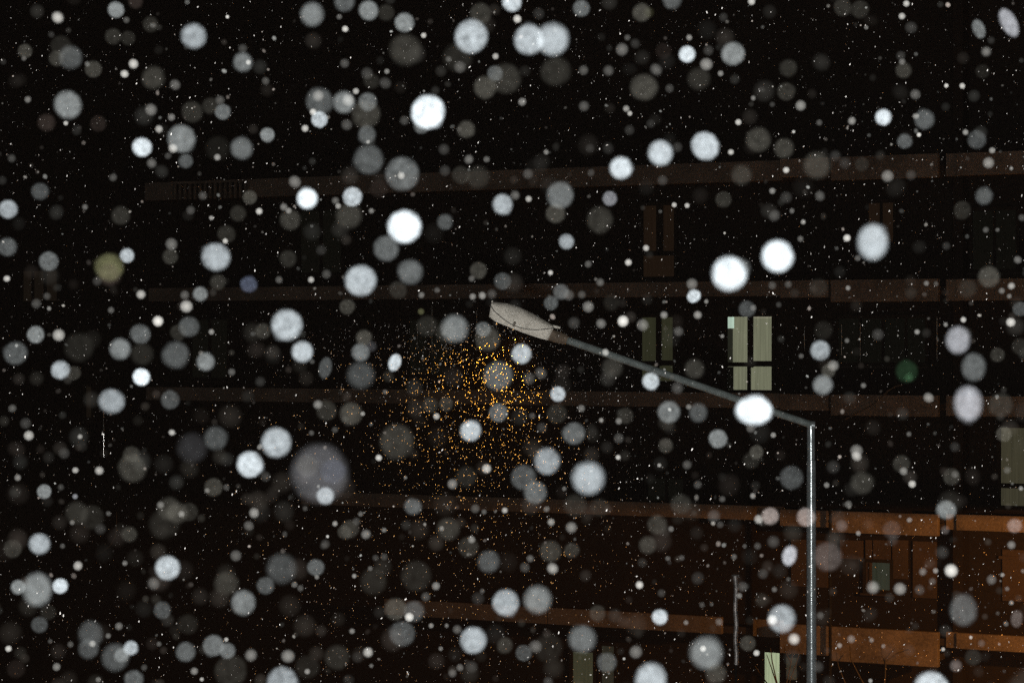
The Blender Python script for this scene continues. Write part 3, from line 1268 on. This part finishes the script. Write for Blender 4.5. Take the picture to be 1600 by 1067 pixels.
1462.6 443.4 4.7 80
1420.2 678.0 4.7 90
1251.7 556.2 4.7 90
112.8 816.1 4.7 110
97.7 852.8 4.7 80
323.6 766.1 4.7 110
248.5 1005.6 4.7 90
600.2 827.8 4.7 120
690.2 825.4 4.7 120
578.5 887.8 4.7 90
673.6 976.9 4.7 130
476.7 794.4 4.7 70
753.6 922.9 4.7 80
965.8 714.3 4.7 180
1071.9 972.2 4.7 110
1311.8 1007.9 4.7 130
1361.8 999.6 4.7 110
1341.1 832.8 4.7 130
330.3 340.7 4.3 150
102.8 192.8 4.3 170
566.8 646.3 4.3 140
939.4 656.3 4.3 140
1477.6 507.1 4.3 130
78.4 1001.3 4.3 70
495.1 901.2 4.3 120
553.5 899.5 4.3 140
688.6 1012.9 4.3 110
881.7 763.4 4.3 100
1163.6 852.8 4.3 80
1595.3 762.7 4.3 140
1580.3 941.2 4.3 130
1573.6 919.5 4.3 100
1231.7 904.5 4.3 70
575.1 221.9 4.0 150
1435.9 210.9 4.0 200
1478.6 134.1 4.0 190
1353.5 43.4 4.0 110
76.7 482.1 4.0 130
1103.6 471.1 4.0 130
1558.6 359.3 4.0 90
353.6 998.6 4.0 160
315.3 1060.7 4.0 160
697.9 976.9 4.0 110
580.2 1039.6 4.0 100
1111.9 943.6 4.0 70
1566.3 897.8 4.0 150
1380.2 1008.9 4.0 110
1360.1 1063.0 4.0 150
1128.6 525.2 3.7 130
1030.2 726.7 3.7 150
1473.6 1013.9 3.7 160
355.3 26.7 3.3 200
633.5 746.0 3.3 110
1516.9 995.3 3.3 170
1240.0 206.2 3.0 170
511.8 837.8 3.0 170
975.1 1028.6 2.7 170"""
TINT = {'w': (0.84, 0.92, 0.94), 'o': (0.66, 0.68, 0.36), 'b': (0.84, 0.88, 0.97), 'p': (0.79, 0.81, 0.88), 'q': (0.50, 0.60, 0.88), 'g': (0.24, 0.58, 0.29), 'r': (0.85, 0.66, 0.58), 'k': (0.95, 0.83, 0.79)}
def lin(b):
    b /= 255.0
    return ((b + 0.055) / 1.055) ** 2.4
def ice_of(b, Y):
    # share of ice in a flake at distance Y that reads as grey b under the flash stand-in
    full = 0.93 * 0.5 * 0.9 * FLASH_STANDIN_W / (4 * math.pi ** 2 * (Y + 6.0) ** 2)
    f = min(0.97, lin(b) * (1.25 if b > 235 else 1.0 if b > 150 else 0.8) / full)
    return 1 - math.sqrt(1 - f)

def flake_mesh(name, seg, seed, mat):
    rnd = random.Random(seed)
    bm = bmesh.new()
    w1 = [(rnd.uniform(0, 6.28), rnd.choice((2, 3, 5, 9, 11)), rnd.uniform(0.003, 0.010)) for _ in range(4)]
    tail = rnd.uniform(0, 6.28); lump = 0.13 if seed % 8 in (5, 6, 7) else 0.0
    def rad(a):
        d_ = (a - tail + math.pi) % (2 * math.pi) - math.pi
        return 1 + sum(m_ * math.sin(k * a + ph) for ph, k, m_ in w1) + lump * math.exp(-(d_ / 0.26) ** 2)
    prof = ((0.60, 0.26), (0.90, 0.16), (1.0, 0.0), (0.90, -0.16), (0.60, -0.26))
    rings = [[bm.verts.new((r * rad(2 * math.pi * k / seg) * math.cos(2 * math.pi * k / seg), r * rad(2 * math.pi * k / seg) * math.sin(2 * math.pi * k / seg), z)) for k in range(seg)] for r, z in prof]
    c0 = bm.verts.new((0, 0, 0.3)); c1 = bm.verts.new((0, 0, -0.3))
    for i in range(4):
        for k in range(seg):
            bm.faces.new((rings[i][k], rings[i + 1][k], rings[i + 1][(k + 1) % seg], rings[i][(k + 1) % seg]))
    for k in range(seg):
        bm.faces.new((c0, rings[0][k], rings[0][(k + 1) % seg])); bm.faces.new((c1, rings[4][(k + 1) % seg], rings[4][k]))
    bmesh.ops.recalc_face_normals(bm, faces=bm.faces)
    me = bpy.data.meshes.new(name); bm.to_mesh(me); bm.free()
    for p in me.polygons: p.use_smooth = True
    me.materials.append(mat)
    return me
variants = [flake_mesh('snowflake', 32, 100 + i, M['flake']) for i in range(8)]

flakes = []
for row in FL.strip().split('\n'):
    f = row.split()
    x, y, r, b = float(f[0]), float(f[1]), float(f[2]), float(f[3])
    key = f[4] if len(f) > 4 else 'w'
    ry = float(f[5]) if len(f) > 5 else r
    an = float(f[6]) if len(f) > 6 else 0.0
    flakes.append((x, y, r, b, key, ry, an))

LAND = [('on the lamp head', 815, 503, 42, 26), ('left of the lamp head', 715, 500, 55, 55), ('above the lamp head', 820, 435, 75, 36), ('below the lamp head', 810, 590, 80, 50),
        ('on the lamp arm', 1000, 575, 30, 25), ('on the lamp arm', 1180, 635, 40, 25), ('by the lit window', 1172, 550, 65, 70), ('by the dim window', 1027, 545, 50, 60),
        ('on the lamp pole', 1270, 860, 16, 215), ('left of the lamp pole', 1210, 860, 45, 200), ('right of the lamp pole', 1325, 860, 42, 200), ('by the steel flue', 1150, 960, 30, 80)]
def place_words(x, y):
    for wd, cx, cy, rx, ry in LAND:
        if abs(x - cx) < rx and abs(y - cy) < ry: return wd
    if y < 40: return 'at the top edge'
    if y > 1030: return 'at the bottom edge'
    if x < 50: return 'at the left edge'
    if x > 1550: return 'at the right edge'
    h = ('far left', 'left', 'middle', 'right', 'far right')[min(4, int(x / 320))]
    v_ = ('top', 'upper', 'centre', 'lower', 'bottom')[min(4, int(y / 213.4))]
    return 'in the %s row, %s' % (v_, h)
TONE = {'o': 'olive green', 'g': 'dark green', 'b': 'bluish', 'p': 'violet grey', 'q': 'blue', 'r': 'reddish', 'k': 'pinkish grey'}
named = []
rnd = random.Random(5)
NIND = 300
rest = []
for i, (x, y, r, b, key, ry, an) in enumerate(flakes):
    real = rnd.uniform(0.0055, 0.0095) * (1.25 if r > 26 else 1)          # flake diameter in metres
    Y = real * F / (2 * math.sqrt(r * ry))
    Y = max(0.28, min(5.0, Y))
    if i >= NIND:
        rest.append((x, y, r, b, key, Y)); continue
    p = at(x, y, Y)
    rr = (r + 0.3) * Y / F
    o = bpy.data.objects.new('snowflake', variants[i % 8])
    COL.objects.link(o)
    o.location = p
    face = Vector((0, 0, CAMZ)) - p
    q = face.to_track_quat('Z', 'Y')
    tilt = Euler((rnd.gauss(0, 0.16), rnd.gauss(0, 0.16), 0)).to_quaternion()
    spin = Euler((0, 0, math.radians(an) if ry != r else rnd.uniform(0, 6.28))).to_quaternion()
    o.rotation_mode = 'QUATERNION'
    o.rotation_quaternion = q @ tilt @ spin
    o.scale = (rr, rr * ry / r, rr)
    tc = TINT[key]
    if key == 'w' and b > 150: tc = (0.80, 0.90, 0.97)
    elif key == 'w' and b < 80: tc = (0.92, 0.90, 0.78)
    o.color = (*tc, ice_of(b, Y))
    size = 'huge' if r > 40 else 'large' if r > 22 else 'medium' if r > 14 else 'small' if r > 8 else 'tiny'
    tone = TONE.get(key) or ('glaring white' if b > 230 else 'bright white' if b > 175 else 'pale grey' if b > 125 else 'mid grey' if b > 85 else 'dim grey' if b > 55 else 'barely visible')
    named.append((o, size, tone, place_words(x, y), x, y))
ORD = 'first second third fourth fifth sixth seventh eighth ninth tenth eleventh twelfth thirteenth fourteenth fifteenth'.split()
by = {}
for e in named: by.setdefault(e[1:4], []).append(e)
for (size, tone, wd), L_ in by.items():
    L_.sort(key=lambda e: e[4])
    n = len(L_)
    for i, e in enumerate(L_):
        lab = '%s %s snowflake %s' % (size, tone, wd)
        if n == 2: lab += ', the %s of two' % ('lower', 'upper')[(e[5] < L_[1 - i][5])]
        elif n > 2: lab += ', ' + ('leftmost of its kind' if i == 0 else 'rightmost of its kind' if i == n - 1 else '%s from left of its kind' % ORD[i])
        tag(e[0], lab, 'snowflake', 'snowflakes falling close to the camera')

# the remaining small flakes nearer the camera
def soup(name, label, items, seg, rim=1.0):
    # items: centre, radius, orientation, colour, ice
    V, Fc, C = [], [], []
    prof = ((0.75, 0.24), (1.0, 0.0), (0.75, -0.24))
    for (c, r, q, col, ice) in items:
        b0 = len(V)
        for (pr, pz) in prof:
            for k in range(seg):
                a = 2 * math.pi * k / seg
                V.append(c + q @ Vector((pr * r[0] * math.cos(a), pr * r[1] * math.sin(a), pz * r[2])))
        V.append(c + q @ Vector((0, 0, 0.3 * r[2]))); V.append(c + q @ Vector((0, 0, -0.3 * r[2])))
        for i in range(2):
            for k in range(seg):
                Fc.append((b0 + i * seg + k, b0 + (i + 1) * seg + k, b0 + (i + 1) * seg + (k + 1) % seg, b0 + i * seg + (k + 1) % seg))
        for k in range(seg):
            Fc.append((b0 + 3 * seg, b0 + k, b0 + (k + 1) % seg))
            Fc.append((b0 + 3 * seg + 1, b0 + 2 * seg + (k + 1) % seg, b0 + 2 * seg + k))
        mid = 0.7 if rim < 1 else 1.0
        C += [(*col, mid * ice)] * seg + [(*col, rim * ice)] * seg + [(*col, mid * ice)] * seg + [(*col, min(1.0, 1.5 * ice))] * 2
    me = bpy.data.meshes.new(name)
    me.from_pydata([tuple(v) for v in V], [], Fc)
    at_ = me.attributes.new('ice', 'FLOAT_COLOR', 'POINT')
    at_.data.foreach_set('color', [v for c in C for v in c])
    for p in me.polygons: p.use_smooth = True
    me.materials.append(M['flurry'])
    o = bpy.data.objects.new(name, me); COL.objects.link(o)
    return tag(o, label, 'snow', kind='stuff')

def facing(p, s):
    q = (Vector((0, 0, CAMZ)) - p).to_track_quat('Z', 'Y')
    return q @ Euler((rnd.gauss(0, s), rnd.gauss(0, s), rnd.uniform(0, 6.28))).to_quaternion()
items = []
for (x, y, r, b, key, Y) in rest:
    p = at(x, y, Y); rr = (r + 0.2) * Y / F
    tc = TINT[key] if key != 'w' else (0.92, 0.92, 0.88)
    items.append((p, (rr, rr, rr), facing(p, 0.2), tc, ice_of(b, Y)))
# many more that are only just there, scattered through the air in front of the lens
for i in range(420):
    r = 5 + 15 * rnd.random() ** 1.6
    b = rnd.uniform(16, 44)
    Y = rnd.uniform(0.006, 0.009) * F / (2 * r)
    p = at(rnd.uniform(-120, 1720), rnd.uniform(-120, 1190), Y)
    rr = r * Y / F
    items.append((p, (rr, rr, rr), facing(p, 0.25), rnd.choice(((0.92, 0.9, 0.82), (0.95, 0.85, 0.75), (0.9, 0.92, 0.86))), ice_of(b, Y)))
for i in range(260):
    r = 6 + 16 * rnd.random() ** 1.5
    Y = rnd.uniform(0.006, 0.009) * F / (2 * r)
    p = at(rnd.uniform(-120, 1720), rnd.triangular(350, 1190, 1100), Y)
    rr = r * Y / F
    items.append((p, (rr, rr, rr), facing(p, 0.25), rnd.choice(((0.95, 0.84, 0.72), (0.95, 0.8, 0.7), (0.92, 0.88, 0.76))), ice_of(rnd.uniform(18, 46), Y)))
for i in range(1000):
    r = 1.6 + 3.6 * rnd.random() ** 2.6
    b = rnd.choice((35, 45, 60, 80, 100, 140)) * rnd.uniform(0.7, 1.15)
    Y = rnd.uniform(0.006, 0.011) * F / (2 * r)
    p = at(rnd.uniform(-120, 1720), rnd.uniform(-120, 1190), Y)
    rr = r * Y / F
    items.append((p, (rr, rr * rnd.uniform(0.75, 1.2), rr), facing(p, 0.3), rnd.choice(((0.95, 0.92, 0.85), (0.95, 0.85, 0.78), (0.9, 0.93, 0.9))), ice_of(b, Y)))
soup('small_snowflakes', 'countless small faint snowflakes scattered through the near air', items, 12, 0.08)

# far flurry: sharp specks all the way to the building, thickest counts around the street lamp
items = []
down = Euler((0, math.radians(17), 0)).to_quaternion()
def speck(p, rad):
    q = down @ Euler((rnd.gauss(0, 0.35), rnd.gauss(0, 0.35), rnd.uniform(0, 6.28))).to_quaternion()
    items.append((p, (rad * 0.72, rad * 0.72, rad * rnd.uniform(3.0, 5.2)), q, (0.95, 0.93, 0.9), rnd.uniform(0.25, 1.0)))
for i in range(19000):
    Y = 9 + 52 * rnd.random() ** 0.9
    p = at(rnd.uniform(-150, 1750), rnd.uniform(-150, 1220), Y)
    speck(p, (0.0013 + 0.0048 * rnd.random() ** 2.6) * (0.55 + Y / 50))
lc = O + hp(50, -10, 0)
for i in range(4200):
    p = lc + Vector((rnd.gauss(-0.6, 1.35) if i % 2 == 0 else rnd.gauss(-0.36, 0.62), rnd.gauss(0, 0.8), -abs(rnd.gauss(0, 2.1 if i % 2 == 0 else 1.05)) + 0.05))
    speck(p, 0.0013 + 0.0036 * rnd.random() ** 1.9)
soup('distant_snow', 'fine specks of snow in the distance, orange under the street lamp', items, 5)
